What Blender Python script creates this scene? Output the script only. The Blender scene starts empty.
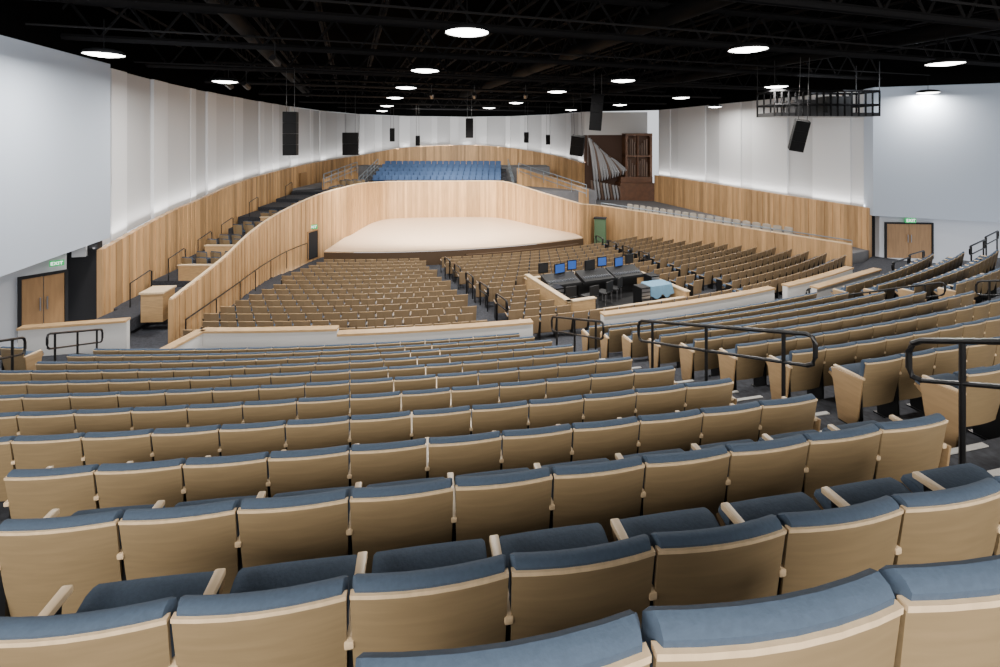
import bpy, bmesh, math, random
from mathutils import Vector, Matrix
random.seed(3)
SC=bpy.context.scene
COL=SC.collection
ZC=8.0; CX,CY=-8.0,52.0; F=480.0; HZ=138.0
SL=0.3125
def P(r,ph,z=0.0): return Vector((CX+r*math.sin(ph), CY-r*math.cos(ph), z))
def polar(x,y): return math.hypot(x-CX,CY-y), math.atan2(x-CX,CY-y)
def Z(D): return ZC-D

# ---------------------------------------------------------------- materials
def mat(name,colr,rough=.6,metal=0,noise=0,scale=(1,1,1),nscale=5,emit=None,es=0,attr=False,col2=None,bump=0,spec=None):
    m=bpy.data.materials.new(name); m.use_nodes=True
    nt=m.node_tree; b=nt.nodes['Principled BSDF']
    b.inputs['Base Color'].default_value=(*colr,1); b.inputs['Roughness'].default_value=rough; b.inputs['Metallic'].default_value=metal
    if spec is not None: b.inputs['Specular IOR Level'].default_value=spec
    last=None
    if noise or bump:
        tc=nt.nodes.new('ShaderNodeTexCoord'); mp=nt.nodes.new('ShaderNodeMapping'); mp.inputs['Scale'].default_value=scale
        nz=nt.nodes.new('ShaderNodeTexNoise'); nz.inputs['Scale'].default_value=nscale; nz.inputs['Detail'].default_value=4
        nt.links.new(tc.outputs['Object'],mp.inputs[0]); nt.links.new(mp.outputs[0],nz.inputs['Vector'])
        if noise:
            rp=nt.nodes.new('ShaderNodeValToRGB')
            c2=col2 or tuple(c*(1-noise) for c in colr)
            rp.color_ramp.elements[0].position=.35; rp.color_ramp.elements[1].position=.65
            rp.color_ramp.elements[0].color=(*c2,1); rp.color_ramp.elements[1].color=(*colr,1)
            nt.links.new(nz.outputs['Fac'],rp.inputs[0]); last=rp.outputs[0]
        if bump:
            bp=nt.nodes.new('ShaderNodeBump'); bp.inputs['Strength'].default_value=bump; bp.inputs['Distance'].default_value=.01
            nt.links.new(nz.outputs['Fac'],bp.inputs['Height']); nt.links.new(bp.outputs[0],b.inputs['Normal'])
    if attr:
        at=nt.nodes.new('ShaderNodeAttribute'); at.attribute_name='shade'
        mx=nt.nodes.new('ShaderNodeMix'); mx.data_type='RGBA'; mx.blend_type='MULTIPLY'; mx.inputs[0].default_value=1
        if last: nt.links.new(last,mx.inputs[6])
        else: mx.inputs[6].default_value=(*colr,1)
        nt.links.new(at.outputs['Fac'],mx.inputs[7]); last=mx.outputs[2]
    if last: nt.links.new(last,b.inputs['Base Color'])
    if emit:
        b.inputs['Emission Color'].default_value=(*emit,1); b.inputs['Emission Strength'].default_value=es
    return m
M={}
M['wood_slat']=mat('wood_slat',(.56,.335,.155),.5,attr=True,noise=.2,scale=(3,3,.3),nscale=3)
M['oak']=mat('oak',(.52,.33,.16),.45,noise=.2,scale=(1,1,6),nscale=4)
M['back']=mat('seat_back_wood',(.265,.190,.105),.32,noise=.12,scale=(1,1,9),nscale=5)
M['maple']=mat('maple',(.72,.54,.34),.4,noise=.12,scale=(6,1,1),nscale=6)
M['endwood']=mat('end_panel_wood',(.36,.235,.12),.45,noise=.15,scale=(1,1,7),nscale=4)
M['blue']=mat('blue_fabric',(.052,.080,.125),.85,noise=.12,nscale=60,bump=.2)
M['lowback']=mat('low_back',(.235,.160,.090),.45)
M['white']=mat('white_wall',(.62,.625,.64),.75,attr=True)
M['plain']=mat('white_cool_lit',(.40,.455,.54),.75)  # white wall panels; the cool light on them is put into this blue-grey
M['recess']=mat('recess_white',(.58,.60,.64),.75)
M['parapet']=mat('parapet_white',(.62,.61,.60),.75)
M['carpet']=mat('carpet',(.045,.048,.06),.95,noise=.5,nscale=14)
M['concrete']=mat('pale_floor',(.15,.15,.16),.8,noise=.15,nscale=3)
M['black']=mat('black_metal',(.008,.008,.009),.4,metal=.2)
M['ceil']=mat('ceiling_black',(.003,.003,.003),1,spec=0)
M['truss']=mat('truss_black',(.011,.0105,.011),.9,spec=.1)
M['duct']=mat('duct_black',(.004,.004,.0045),.8,spec=.1)
M['stage']=mat('stage_maple',(.72,.54,.38),.3,noise=.08,scale=(1,8,1),nscale=2)
M['emit']=mat('lamp_glow',(1,1,1),.5,emit=(1,.98,.94),es=16)
M['green']=mat('exit_green',(.02,.3,.1),.5,emit=(.02,.6,.15),es=.7)
M['greencab']=mat('green_paint',(.09,.16,.08),.6)
M['letter']=mat('letters',(.9,.9,.9),.5,emit=(1,1,1),es=2)
M['organ']=mat('organ_wood',(.12,.05,.022),.5,noise=.3,nscale=3)
M['organbg']=mat('organ_recess',(.07,.035,.022),.8)
M['pipe']=mat('pipe_metal',(.36,.37,.39),.35,metal=.4)
M['pipe2']=mat('pipe_dark',(.16,.11,.085),.4,metal=.3)
M['screen']=mat('screen_blue',(.02,.05,.2),.2,emit=(.06,.16,.5),es=.55)
M['cloth']=mat('blue_cloth',(.15,.30,.44),.8)
M['chrome']=mat('chrome',(.3,.3,.32),.35,metal=.8)
M['steel']=mat('rail_steel',(.28,.33,.38),.35,metal=.5)
M['paleseat']=mat('pale_seat',(.34,.30,.25),.6)
M['choir']=mat('choir_blue',(.045,.09,.20),.8)
M['dark']=mat('dark_parts_and_shade',(.01,.01,.012),.9)  # near-black for doors, frames, cabinet top; also shade painted on opening slabs
M['walnut']=mat('door_wood',(.33,.185,.08),.45,noise=.2,scale=(4,4,.5),nscale=3)
M['darkwood']=mat('stage_riser_wood',(.07,.04,.02),.5)
M['console']=mat('console_black',(.007,.007,.008),.6)
M['fader']=mat('fader_grey',(.12,.13,.15),.5)
M['nosing']=mat('nosing',(.40,.39,.37),.6)

# ---------------------------------------------------------------- mesh builder
class MB:
    def __init__(s): s.v=[];s.f=[];s.m=[];s.c=[]
    def add(s,vs,fs,mi=0,c=1.0,M_=None):
        n=len(s.v)
        if M_ is not None: vs=[M_@Vector(v) for v in vs]
        s.v+= [tuple(v) for v in vs]
        for f in fs: s.f.append([i+n for i in f]); s.m.append(mi); s.c.append(c)
    def hexa(s,p,mi=0,c=1.0,M_=None):
        s.add(p,[(3,2,1,0),(4,5,6,7),(0,1,5,4),(1,2,6,5),(2,3,7,6),(3,0,4,7)],mi,c,M_)
    def box(s,x0,x1,y0,y1,z0,z1,mi=0,c=1.0,M_=None):
        s.hexa([(x0,y0,z0),(x1,y0,z0),(x1,y1,z0),(x0,y1,z0),(x0,y0,z1),(x1,y0,z1),(x1,y1,z1),(x0,y1,z1)],mi,c,M_)
    def tube(s,pts,r,n=8,mi=0,c=1.0):
        pts=[Vector(p) for p in pts]; rings=[]
        for i,p in enumerate(pts):
            d=(pts[min(i+1,len(pts)-1)]-pts[max(i-1,0)]).normalized()
            a=Vector((0,0,1)) if abs(d.z)<.9 else Vector((1,0,0))
            u=d.cross(a).normalized(); w=d.cross(u).normalized()
            rr=r[i] if isinstance(r,(list,tuple)) else r
            rings.append([p+u*rr*math.cos(2*math.pi*k/n)+w*rr*math.sin(2*math.pi*k/n) for k in range(n)])
        vs=[q for R in rings for q in R]; fs=[]
        for i in range(len(pts)-1):
            for k in range(n): fs.append((i*n+k,i*n+(k+1)%n,(i+1)*n+(k+1)%n,(i+1)*n+k))
        fs.append(tuple(range(n-1,-1,-1))); fs.append(tuple((len(pts)-1)*n+k for k in range(n)))
        s.add(vs,fs,mi,c)
    def lathe(s,prof,n=24,mi=0,M_=None):
        vs=[(r*math.cos(2*math.pi*k/n),r*math.sin(2*math.pi*k/n),z) for r,z in prof for k in range(n)]
        fs=[(i*n+k,i*n+(k+1)%n,(i+1)*n+(k+1)%n,(i+1)*n+k) for i in range(len(prof)-1) for k in range(n)]
        s.add(vs,fs,mi,1.0,M_)
    def sweep(s,prof,w,cols,curve=0,drop=0,taper=0,mi=0,M_=None,endscale=.55):
        cy=sum(p[0] for p in prof)/len(prof); cz=sum(p[1] for p in prof)/len(prof)
        zt=max(p[1] for p in prof); n=len(prof); vs=[]
        for j,sx in enumerate(cols):
            e=endscale if j in (0,len(cols)-1) else 1.0
            for (y,z) in prof:
                yy=cy+(y-cy)*(e if endscale<1 else 1); zz=z if endscale>=1 else (cz+(z-cz)*(1-(1-e)*.12))
                tw=1-taper*(zt-z)
                vs.append((sx*w/2*tw, yy+curve*sx*sx, zz-drop*sx*sx))
        fs=[(j*n+k,j*n+(k+1)%n,(j+1)*n+(k+1)%n,(j+1)*n+k) for j in range(len(cols)-1) for k in range(n)]
        fs.append(tuple(range(n-1,-1,-1))); fs.append(tuple((len(cols)-1)*n+k for k in range(n)))
        s.add(vs,fs,mi,1.0,M_)
    def mesh(s,name,mats,smooth=False,bevel=0):
        me=bpy.data.meshes.new(name); me.from_pydata(s.v,[],s.f)
        if not isinstance(mats,(list,tuple)): mats=[mats]
        for m in mats: me.materials.append(m)
        me.polygons.foreach_set('material_index',s.m)
        a=me.attributes.new('shade','FLOAT','FACE'); a.data.foreach_set('value',s.c)
        bm=bmesh.new(); bm.from_mesh(me)
        bmesh.ops.recalc_face_normals(bm,faces=bm.faces)
        if bevel: bmesh.ops.bevel(bm,geom=list(bm.edges),offset=bevel,segments=2,affect='EDGES',profile=.6)
        bm.to_mesh(me); bm.free()
        if smooth:
            me.polygons.foreach_set('use_smooth',[True]*len(me.polygons))
            try: me.set_sharp_from_angle(angle=math.radians(40))
            except Exception: pass
        return me
    def build(s,name,mats,parent=None,smooth=False,bevel=0):
        o=bpy.data.objects.new(name,s.mesh(name,mats,smooth,bevel)); COL.objects.link(o)
        if parent: o.parent=parent
        return o
def empty(name,loc=(0,0,0),rz=0):
    o=bpy.data.objects.new(name,None); COL.objects.link(o); o.location=loc; o.rotation_euler=(0,0,rz); o.empty_display_size=.1; return o
def tag(o,label,cat,group=None,kind=None):
    o['label']=label; o['category']=cat
    if group: o['group']=group
    if kind: o['kind']=kind
    return o
def struct(o,label=None):
    o['kind']='structure'
    if label: o['label']=label
    return o
ORD=['first','second','third','fourth','fifth','sixth','seventh','eighth','ninth','tenth','eleventh','twelfth','thirteenth','fourteenth','fifteenth','sixteenth','seventeenth','eighteenth','nineteenth','twentieth','twenty-first','twenty-second','twenty-third']

# ---------------------------------------------------------------- rake
def DT(k):
    tab={-1:.925,0:1.52,1:1.885,2:2.235,3:2.55}
    return tab[k] if k in tab else 2.55+.30*(k-3)
def RK(k): return 51.72 if k==-1 else 50.88-.95*k
NK=11
CH=.845
def FD(k): return DT(k)+(1.04 if k==-1 else CH)
def floorD(x,y):
    r,_=polar(x,y)
    if r>=RK(-1): return FD(-1)
    for k in range(-1,NK-1):
        if RK(k)>=r>=RK(k+1):
            t=(RK(k)-r)/(RK(k)-RK(k+1)); return FD(k)+(FD(k+1)-FD(k))*t
    if r>38.4: return 6.2
    return lowD(r)
LP_=.80; LN_=15; LS=.78/(LN_-1)
def lowD(r): return 6.4+max(0,min(LN_-1,(38.0-r)/LP_))*LS
def phi_line(r,off,sl=SL):
    a,b=-.6,1.05
    for _ in range(50):
        m=(a+b)/2; p=P(r,m)
        if p.x-off+sl*p.y<0: a=m
        else: b=m
    return (a+b)/2
def phi_px(r,px):
    u=(px-500)/F
    A=u*u+1; B=2*(-CX*u-CY); Cc=CX*CX+CY*CY-r*r
    Y=(-B-math.sqrt(B*B-4*A*Cc))/(2*A); return polar(u*Y,Y)[1]

# ---------------------------------------------------------------- floors
def arc_steps(name,levels,phis,matl,label):
    m=MB()
    for (r0,r1,D,Dn) in levels:
        for a,b in zip(phis[:-1],phis[1:]):
            m.add([P(r0,a,Z(D)),P(r0,b,Z(D)),P(r1,b,Z(D)),P(r1,a,Z(D))],[(0,1,2,3)])
            m.add([P(r1,a,Z(D)),P(r1,b,Z(D)),P(r1,b,Z(Dn)),P(r1,a,Z(Dn))],[(0,1,2,3)])
    return struct(m.build(name,matl),label)
lv=[(54.2,RK(-1)+.27,FD(-1)-.35,FD(-1))]
for k in range(-1,NK):
    r0=RK(k)+.27; r1=(RK(k+1)+.27) if k<NK-1 else 40.75
    D=FD(k); Dn=FD(k+1) if k<NK-1 else 6.2
    lv.append((r0,r1,D,Dn))
ph=[-.115+i*(.72+.115)/60 for i in range(61)]
arc_steps('floor_upper',lv,ph,M['carpet'],'dark carpeted stepped floor under the rear seats')
ph2=[-.19+i*(.80+.19)/60 for i in range(61)]
arc_steps('floor_cross',[(40.76,38.4,6.2,6.4)],ph2,M['carpet'],'dark carpeted cross aisle')
lv=[(38.4,38.0-LP_+.25,6.4,6.4+LS)]
for m_ in range(1,LN_): lv.append((38.0-LP_*m_+.25,38.0-LP_*(m_+1)+.25,6.4+LS*m_,6.4+LS*(m_+1)))
lv.append((26.3,22.5,7.24,7.3))
arc_steps('floor_lower',lv,[-.13+i*(.80+.13)/60 for i in range(61)],M['carpet'],'dark carpet of the lower seating floor')

def nosing(off,sl,ks,hw,label):
    m=MB()
    for k in ks:
        r=RK(k+1)+.27+.02; D=FD(k)
        def slab(ra,rb,z0,z1,mi):
            a=phi_line(r,off-hw); b=phi_line(r,off+hw)
            m.hexa([P(ra,a,z0),P(ra,b,z0),P(rb,b,z0),P(rb,a,z0),P(ra,a,z1),P(ra,b,z1),P(rb,b,z1),P(rb,a,z1)],mi)
        slab(r+.05,r,Z(D),Z(D)+.01,0)
        if k>-1:
            slab(r+.9,r+.45,Z(D),Z(D)+.16,1); slab(r+.5,r+.45,Z(D)+.16,Z(D)+.17,0)
    return struct(m.build('trim_'+label,[M['nosing'],M['carpet']]))
nosing(4.95,SL,range(-1,NK-1),.7,'2'); nosing(-6.5,SL,range(3,NK-1),.5,'3'); nosing(15,SL,range(2,NK-1),.5,'4')

# ---------------------------------------------------------------- seat parts
COLS=[-1,-.955,-.7,-.35,0,.35,.7,.955,1]
CV=.034
PB=[(.02,.26),(-.03,.52),(-.072,.808),(-.060,.808),(-.016,.52),(.034,.26)]
PE=[(-.076,.805),(-.077,.820),(-.052,.820),(-.052,.805)]
PC=[(.036,.32),(-.010,.54),(-.054,.79),(-.066,.815),(-.069,.830),(-.056,.841),(-.032,.846),(-.012,.838),(.002,.80),(.036,.60),(.09,.34),(.08,.31)]
def tilt(prof,ang=16,piv=(.12,.39)):
    c,s=math.cos(math.radians(ang)),math.sin(math.radians(ang))
    return [(piv[0]+(y-piv[0])*c-(z-piv[1])*s, piv[1]+(y-piv[0])*s+(z-piv[1])*c) for y,z in prof]
S0=[(.12,.40),(.12,.445),(.3,.466),(.43,.464),(.475,.445),(.48,.41)]
Q0=[(.11,.375),(.12,.398),(.465,.400),(.475,.38),(.4,.345),(.16,.35)]
PS=tilt(S0); PP=tilt(Q0)
def tall(pr): return [(y,z if z<.3 else .3+(z-.3)*(1.04-.3)/(.846-.3)) for y,z in pr]
def part_mesh(prof,w,name,m_,curve=CV,drop=.010,taper=.07,end=.55,cols=COLS):
    b=MB(); b.sweep(prof,w,cols,curve,drop,taper,0,None,end); return b.mesh(name,m_,smooth=True)
me_back=part_mesh(PB,.548,'back_panel',M['back'],end=1)
me_edge=part_mesh(PE,.549,'edge_trim',M['maple'],taper=0,end=1)
me_cush=part_mesh(PC,.543,'back_cushion',M['blue'],taper=.05)
me_backT=part_mesh(tall(PB),.548,'back_panel',M['back'],end=1)
me_edgeT=part_mesh([(y,z+.181) for y,z in PE],.549,'edge_trim',M['maple'],taper=0,end=1)
me_cushT=part_mesh(tall(PC),.543,'back_cushion',M['blue'],taper=.05)
me_seat=part_mesh(PS,.49,'seat_cushion',M['blue'],curve=0,drop=.004,taper=0,end=.9)
me_pan=part_mesh(PP,.49,'seat_pan',M['endwood'],curve=0,drop=0,taper=0,end=1)
me_seatT=part_mesh(S0,.49,'seat_cushion',M['blue'],curve=0,drop=.004,taper=0,end=.9)
me_panT=part_mesh(Q0,.49,'seat_pan',M['endwood'],curve=0,drop=0,taper=0,end=1)
def armm(s):
    b=MB(); v=[(.298,-.02),(.264,-.02),(.260,.35),(.302,.35)]
    b.hexa([(s*x,y,.600) for x,y in v]+[(s*x,y,.630) for x,y in v]); return b.mesh('armrest',M['maple'],True,.008)
me_arm,me_armr=armm(-1),armm(1)
b=MB(); b.hexa([(-.293,.0,0),(-.267,.0,0),(-.267,.24,0),(-.293,.24,0),(-.293,.02,.60),(-.267,.02,.60),(-.267,.30,.60),(-.293,.30,.60)]); b.box(-.31,-.25,-.03,.28,0,.015); me_std=b.mesh('standard',M['black'])
def endp(sx):
    b=MB(); x0,x1=sorted((sx*.303,sx*.325))
    b.hexa([(x0,.04,.02),(x1,.04,.02),(x1,.27,.02),(x0,.27,.02),(x0,-.03,.62),(x1,-.03,.62),(x1,.36,.60),(x0,.36,.60)]); return b.mesh('end_panel',M['endwood'],True,.006)
me_el,me_er=endp(-1),endp(1)

def make_seat(loc,rz,endl,endr,label,group,tl=False):
    t=empty('auditorium_seat',loc,rz); tag(t,label,'seat',group)
    L=[('back_panel',me_backT if tl else me_back),('edge_trim',me_edgeT if tl else me_edge),('back_cushion',me_cushT if tl else me_cush),('seat_cushion',me_seatT if tl else me_seat),('seat_pan',me_panT if tl else me_pan),('armrest',me_arm),('standard',me_std)]
    if endl: L.append(('end_panel',me_el))
    if endr: L+= [('end_panel',me_er),('armrest',me_armr)]
    for n,me in L:
        o=bpy.data.objects.new(n,me); COL.objects.link(o); o.parent=t
    return t
stuff=MB()
C3=[-1,0,1]
def low_seat(Mx,low=False,endw=0):
    bk=2 if low else 0; w=.50 if low else .545
    stuff.sweep([(.02,.24),(-.072,.808),(-.045,.808),(.04,.24)],w,C3,.04,.01,.1,bk,Mx,1)
    stuff.sweep([(.03,.32),(-.052,.80),(-.062,.828),(-.03,.846),(.005,.80),(.08,.33)] if not low else [(.03,.32),(-.042,.79),(-.03,.81),(.01,.79),(.07,.33)],w-.01,C3,.04,.01,.05,1,Mx,1)
    stuff.sweep(tilt([(.12,.38),(.12,.455),(.47,.46),(.48,.39)]),.47,[-1,1],0,0,0,1,Mx,1)
    stuff.box(-.30,-.26,-.02,.36,.605,.635,2 if low else 3,1,Mx)
    stuff.box(-.29,-.27,.0,.26,0,.6,4,1,Mx)
    stuff.sweep([(-.077,.80),(-.077,.821),(-.05,.821),(-.05,.80)],w,C3,.04,.01,0,5 if low else 3,Mx,1)
    if endw: 
        x0,x1=sorted((endw*.303,endw*.325)); stuff.hexa([(x0,.04,.02),(x1,.04,.02),(x1,.27,.02),(x0,.27,.02),(x0,-.03,.62),(x1,-.03,.62),(x1,.36,.6),(x0,.36,.6)],5,1,Mx)

seats=[]
W=.56
for k in range(-1,NK):
    r=RK(k); zf=Z(FD(k))
    pa=phi_line(r,0)
    for i in range(17): seats.append(dict(b='centre block',k=k,ph=pa+(i-10+.5)*W/r,r=r,z=zf,el=(i==0),er=(i==16)))
    pb=phi_line(r,5.92)
    for i in range(14): seats.append(dict(b='block right of the aisle',k=k,ph=pb+(i+.5)*W/r,r=r,z=zf,el=(i==0),er=(i==13)))
    pc=phi_line(r,15.7)
    for i in range(14): seats.append(dict(b='far right block',k=k,ph=pc+(i+.5)*W/r,r=r,z=zf,el=(i==0),er=False))
    pd=phi_line(r,-7.25)
    for i in range(10): seats.append(dict(b='far left block',k=k,ph=pd-(i+.5)*W/r,r=r,z=zf,el=False,er=(i==0)))
vis=[]
for s in seats:
    p=P(s['r'],s['ph'],s['z']); s['p']=p
    if p.y<.35: continue
    px=500+F*p.x/p.y; py=HZ+F*(ZC-(p.z+(1.0 if s['k']==-1 else .8)))/p.y
    hw=F*.28/p.y
    if px+hw<5 or px-hw>995 or py>685: continue
    if p.y>21.5 or p.x<-11.9 or p.x>22.5: continue
    s['px']=px; s['d']=math.sqrt(p.x**2+p.y**2+(ZC-p.z)**2); vis.append(s)
vis.sort(key=lambda s:s['d'])
rowlists={}
for s in vis: rowlists.setdefault((s['b'],s['k']),[]).append(s)
for key,L in rowlists.items():
    L.sort(key=lambda s:s['px'])
    for i,s in enumerate(L): s['ord']=i
NI=300
ks_by_block={}
for s in vis: ks_by_block.setdefault(s['b'],set()).add(s['k'])
for n,s in enumerate(vis):
    if n<NI:
        kk=sorted(ks_by_block[s['b']]).index(s['k'])
        rowname='nearest' if kk==0 else ORD[kk]+'-nearest'
        lab=f"blue-topped wooden theatre seat, {ORD[s['ord']]} visible from left, {rowname} row, {s['b']}"
        make_seat(s['p'],s['ph'],s['el'],s['er'],lab,'rear auditorium seats',s['k']==-1)
    else:
        low_seat(Matrix.Translation(s['p'])@Matrix.Rotation(s['ph'],4,'Z'),False,-1 if s['el'] else (1 if s['er'] else 0))
# lower section
BO=Vector((4.25,19.5)); BA=.377
def booth_local(x,y):
    dx,dy=x-BO.x,y-BO.y; return dx*math.cos(BA)+dy*math.sin(BA), -dx*math.sin(BA)+dy*math.cos(BA)
RW0=Vector((7.3,35)); RW1=Vector((17.5,24)); rd=(RW1-RW0).normalized(); rn=Vector((rd.y,-rd.x))
def right_dist(x,y): return (Vector((x,y))-RW0).dot(rn)
sgn=1 if right_dist(0,20)>0 else -1
for m_ in range(0,LN_):
    r=38.0-LP_*m_; D=6.4+LS*m_
    a=-.1
    while a<.8:
        p=P(r,a,Z(D)); a+=W/r
        if p.x<-9.4 or sgn*right_dist(p.x,p.y)<1.1: continue
        if p.y>25.5 and p.x<-9.1: continue
        if abs(p.x-(-.53-.36*(p.y-17)))<.6: continue
        if abs(p.x-(8.3-.22*(p.y-21)))<.45: continue
        lx,ly=booth_local(p.x,p.y)
        if abs(lx)<3.0 and -2.6<ly<2.2: continue
        low_seat(Matrix.Translation(p)@Matrix.Rotation(math.atan2(p.x-CX,CY-p.y),4,'Z'),True)
o=stuff.build('auditorium_seats',[M['back'],M['blue'],M['lowback'],M['maple'],M['black'],M['endwood']])
tag(o,'many distant wood-backed theatre seats filling the lower hall toward the stage','seats','distant auditorium seats','stuff')

# ---------------------------------------------------------------- walls
def catmull(pts,step):
    out=[]; n=len(pts)
    for i in range(n-1):
        p0=pts[max(i-1,0)];p1=pts[i];p2=pts[i+1];p3=pts[min(i+2,n-1)]
        L=math.hypot(p2[0]-p1[0],p2[1]-p1[1]); q=max(1,int(round(L/step)))
        for j in range(q):
            t=j/q
            out.append([.5*((2*b)+(-a+c)*t+(2*a-5*b+4*c-d)*t*t+(-a+3*b-3*c+d)*t**3) for a,b,c,d in zip(p0,p1,p2,p3)])
    out.append(list(pts[-1])); return out
def resample(pts,step,smooth):
    if smooth: return catmull(pts,step)
    q=[]
    for a,b in zip(pts[:-1],pts[1:]):
        L=math.hypot(b[0]-a[0],b[1]-a[1]); n=max(1,int(round(L/step)))
        q+=[[a[i]+(b[i]-a[i])*j/n for i in range(4)] for j in range(n)]
    q.append(list(pts[-1])); return q
def boards(pts,step,thick,jit,lo,hi,smooth=True):
    q=resample(pts,step,smooth)
    m=MB()
    for j,(a,b) in enumerate(zip(q[:-1],q[1:])):
        d=Vector((b[0]-a[0],b[1]-a[1])).normalized(); nn=Vector((-d.y,d.x))
        off=jit*(j%2); c=random.uniform(lo,hi)
        o0=nn*(-thick/2-off); o1=nn*(thick/2+off)
        A=Vector(a[:2]);B=Vector(b[:2])
        m.hexa([(*(A+o0),Z(a[3])),(*(B+o0),Z(b[3])),(*(B+o1),Z(b[3])),(*(A+o1),Z(a[3])),(*(A+o0),Z(a[2])),(*(B+o0),Z(b[2])),(*(B+o1),Z(b[2])),(*(A+o1),Z(a[2]))],0,c)
    return m
def panels(pts,depth,lo,hi,widths):
    q=catmull(pts,.1); m=MB(); i=0; j=0; n=len(q)
    while i<n-1:
        w=widths[j%len(widths)]; e=min(n-1,i+int(w/.1)); a,b=q[i],q[e]
        d=Vector((b[0]-a[0],b[1]-a[1])).normalized(); nn=Vector((-d.y,d.x))
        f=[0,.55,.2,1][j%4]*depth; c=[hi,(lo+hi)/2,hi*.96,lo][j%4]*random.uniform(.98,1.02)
        A=Vector(a[:2])-d*.02;B=Vector(b[:2])+d*.02; o0=nn*f; o1=nn*(depth+.25)
        m.hexa([(*(A+o0),Z(a[3])),(*(B+o0),Z(b[3])),(*(B+o1),Z(b[3])),(*(A+o1),Z(a[3])),(*(A+o0),Z(a[2])),(*(B+o0),Z(b[2])),(*(B+o1),Z(b[2])),(*(A+o1),Z(a[2]))],0,c)
        i=e; j+=1
    return m
OL=[(-13.6,16.3,3.8,6.6),(-15.0,21.5,3.4,6.9),(-15.7,25,3.2,6.9),(-16.3,30,2.75,6.9),(-16.8,38,2.4,6.9),(-16.6,46,2.15,6.5),(-15,52,1.85,6.5),(-11,56.5,1.1,6.5),(-4,58.5,.85,6.5),(1,57,1.15,6.5),(5.5,52.5,1.8,6.5),(8.2,47,2.5,7)]
struct(boards(OL,.24,.16,.03,.62,1.2).build('wall_outer',M['wood_slat']),'curving vertical timber wainscot around the left and rear of the hall')
def offset(pts,d):
    out=[]
    for i,p in enumerate(pts):
        a=pts[max(i-1,0)];b=pts[min(i+1,len(pts)-1)]
        dd=Vector((b[0]-a[0],b[1]-a[1])).normalized(); nn=Vector((-dd.y,dd.x))*d
        out.append((p[0]+nn.x,p[1]+nn.y,*p[2:]))
    return out
TOPD=-2.6
OLW=[(x,y,TOPD,d+.2) for x,y,d,_ in offset(OL,.4)]
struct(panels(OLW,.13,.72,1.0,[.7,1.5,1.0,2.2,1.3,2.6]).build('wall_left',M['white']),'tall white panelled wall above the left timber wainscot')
dk=[(x,y,-6.2,TOPD) for x,y,_,_ in OLW]
dk=[(-9.5,2,-6.2,TOPD),(-12.6,12.1,-6.2,TOPD)]+dk
OR=[(14.4,44.6,3.45,7.2),(16.2,38,3.5,7.0),(17.9,31,3.6,6.9),(19.3,25,3.65,6.9)]
struct(boards(OR,.24,.16,.03,.62,1.2).build('wall_right_timber',M['wood_slat']),'vertical timber wainscot along the right side of the hall')
ORW=[(x,y,TOPD,d+.2) for x,y,d,_ in offset(OR,.4)]
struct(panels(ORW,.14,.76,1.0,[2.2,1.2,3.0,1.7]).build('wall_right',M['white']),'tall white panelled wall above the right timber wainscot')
struct(boards(dk,2,.2,0,1,1,False).build('wall_fascia_left',M['ceil']))
dk2=[(8.2,47.6,-6.2,TOPD),(14.6,45,-6.2,TOPD)]+[(x,y,-6.2,TOPD) for x,y,_,_ in ORW]+[(24,22.6,-6.2,TOPD),(32,19.5,-6.2,TOPD)]
struct(boards(dk2,2,.2,0,1,1,False).build('wall_fascia_right',M['ceil']))
def prism(m,poly,D0,D1,mi=0):
    n=len(poly); vs=[(x,y,Z(D1)) for x,y in poly]+[(x,y,Z(D0)) for x,y in poly]
    fs=[tuple(range(n-1,-1,-1)),tuple(range(n,2*n))]+[(i,(i+1)%n,n+(i+1)%n,n+i) for i in range(n)]
    m.add(vs,fs,mi)
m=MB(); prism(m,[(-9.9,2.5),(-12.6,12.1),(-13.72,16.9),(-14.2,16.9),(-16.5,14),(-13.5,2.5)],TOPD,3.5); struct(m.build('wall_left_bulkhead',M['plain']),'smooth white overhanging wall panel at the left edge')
m=MB(); prism(m,[(-16.5,12.4),(-13.95,15.45),(-14.1,15.6),(-16.7,12.6)],3.5,6.6); prism(m,[(-15.9,12.9),(-16.5,12.4),(-14.9,4),(-15.2,4)],3.5,6.6); struct(m.build('wall_left_recess',M['recess']),'white recessed wall with wooden doors, far left')
m=MB(); prism(m,[(-14.6,16.2),(-13.7,16.35),(-13.75,16.6),(-14.9,16.5)],3.5,6.6); prism(m,[(-15,15.6),(-15.1,16.6),(-15.3,16.6),(-15.2,15.6)],3.5,6.6); struct(m.build('wall_left_opening_shade',M['dark']))  # solid slabs; the darkness inside the opening is put into their colour
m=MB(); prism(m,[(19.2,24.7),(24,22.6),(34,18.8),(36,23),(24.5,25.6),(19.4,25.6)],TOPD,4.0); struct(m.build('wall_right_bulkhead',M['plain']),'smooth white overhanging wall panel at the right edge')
m=MB(); prism(m,[(20.0,25.3),(36,24.0),(36,24.3),(20.0,25.6)],4.0,6.6); struct(m.build('wall_right_recess',M['recess']),'white recessed wall with wooden doors, far right')
m=MB(); prism(m,[(19.35,25.7),(20.1,25.7),(20.1,25.9),(19.35,25.9)],4.0,6.6); struct(m.build('wall_right_opening_shade',M['dark']))  # solid slab coloured near-black to stand for shade in the opening
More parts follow.
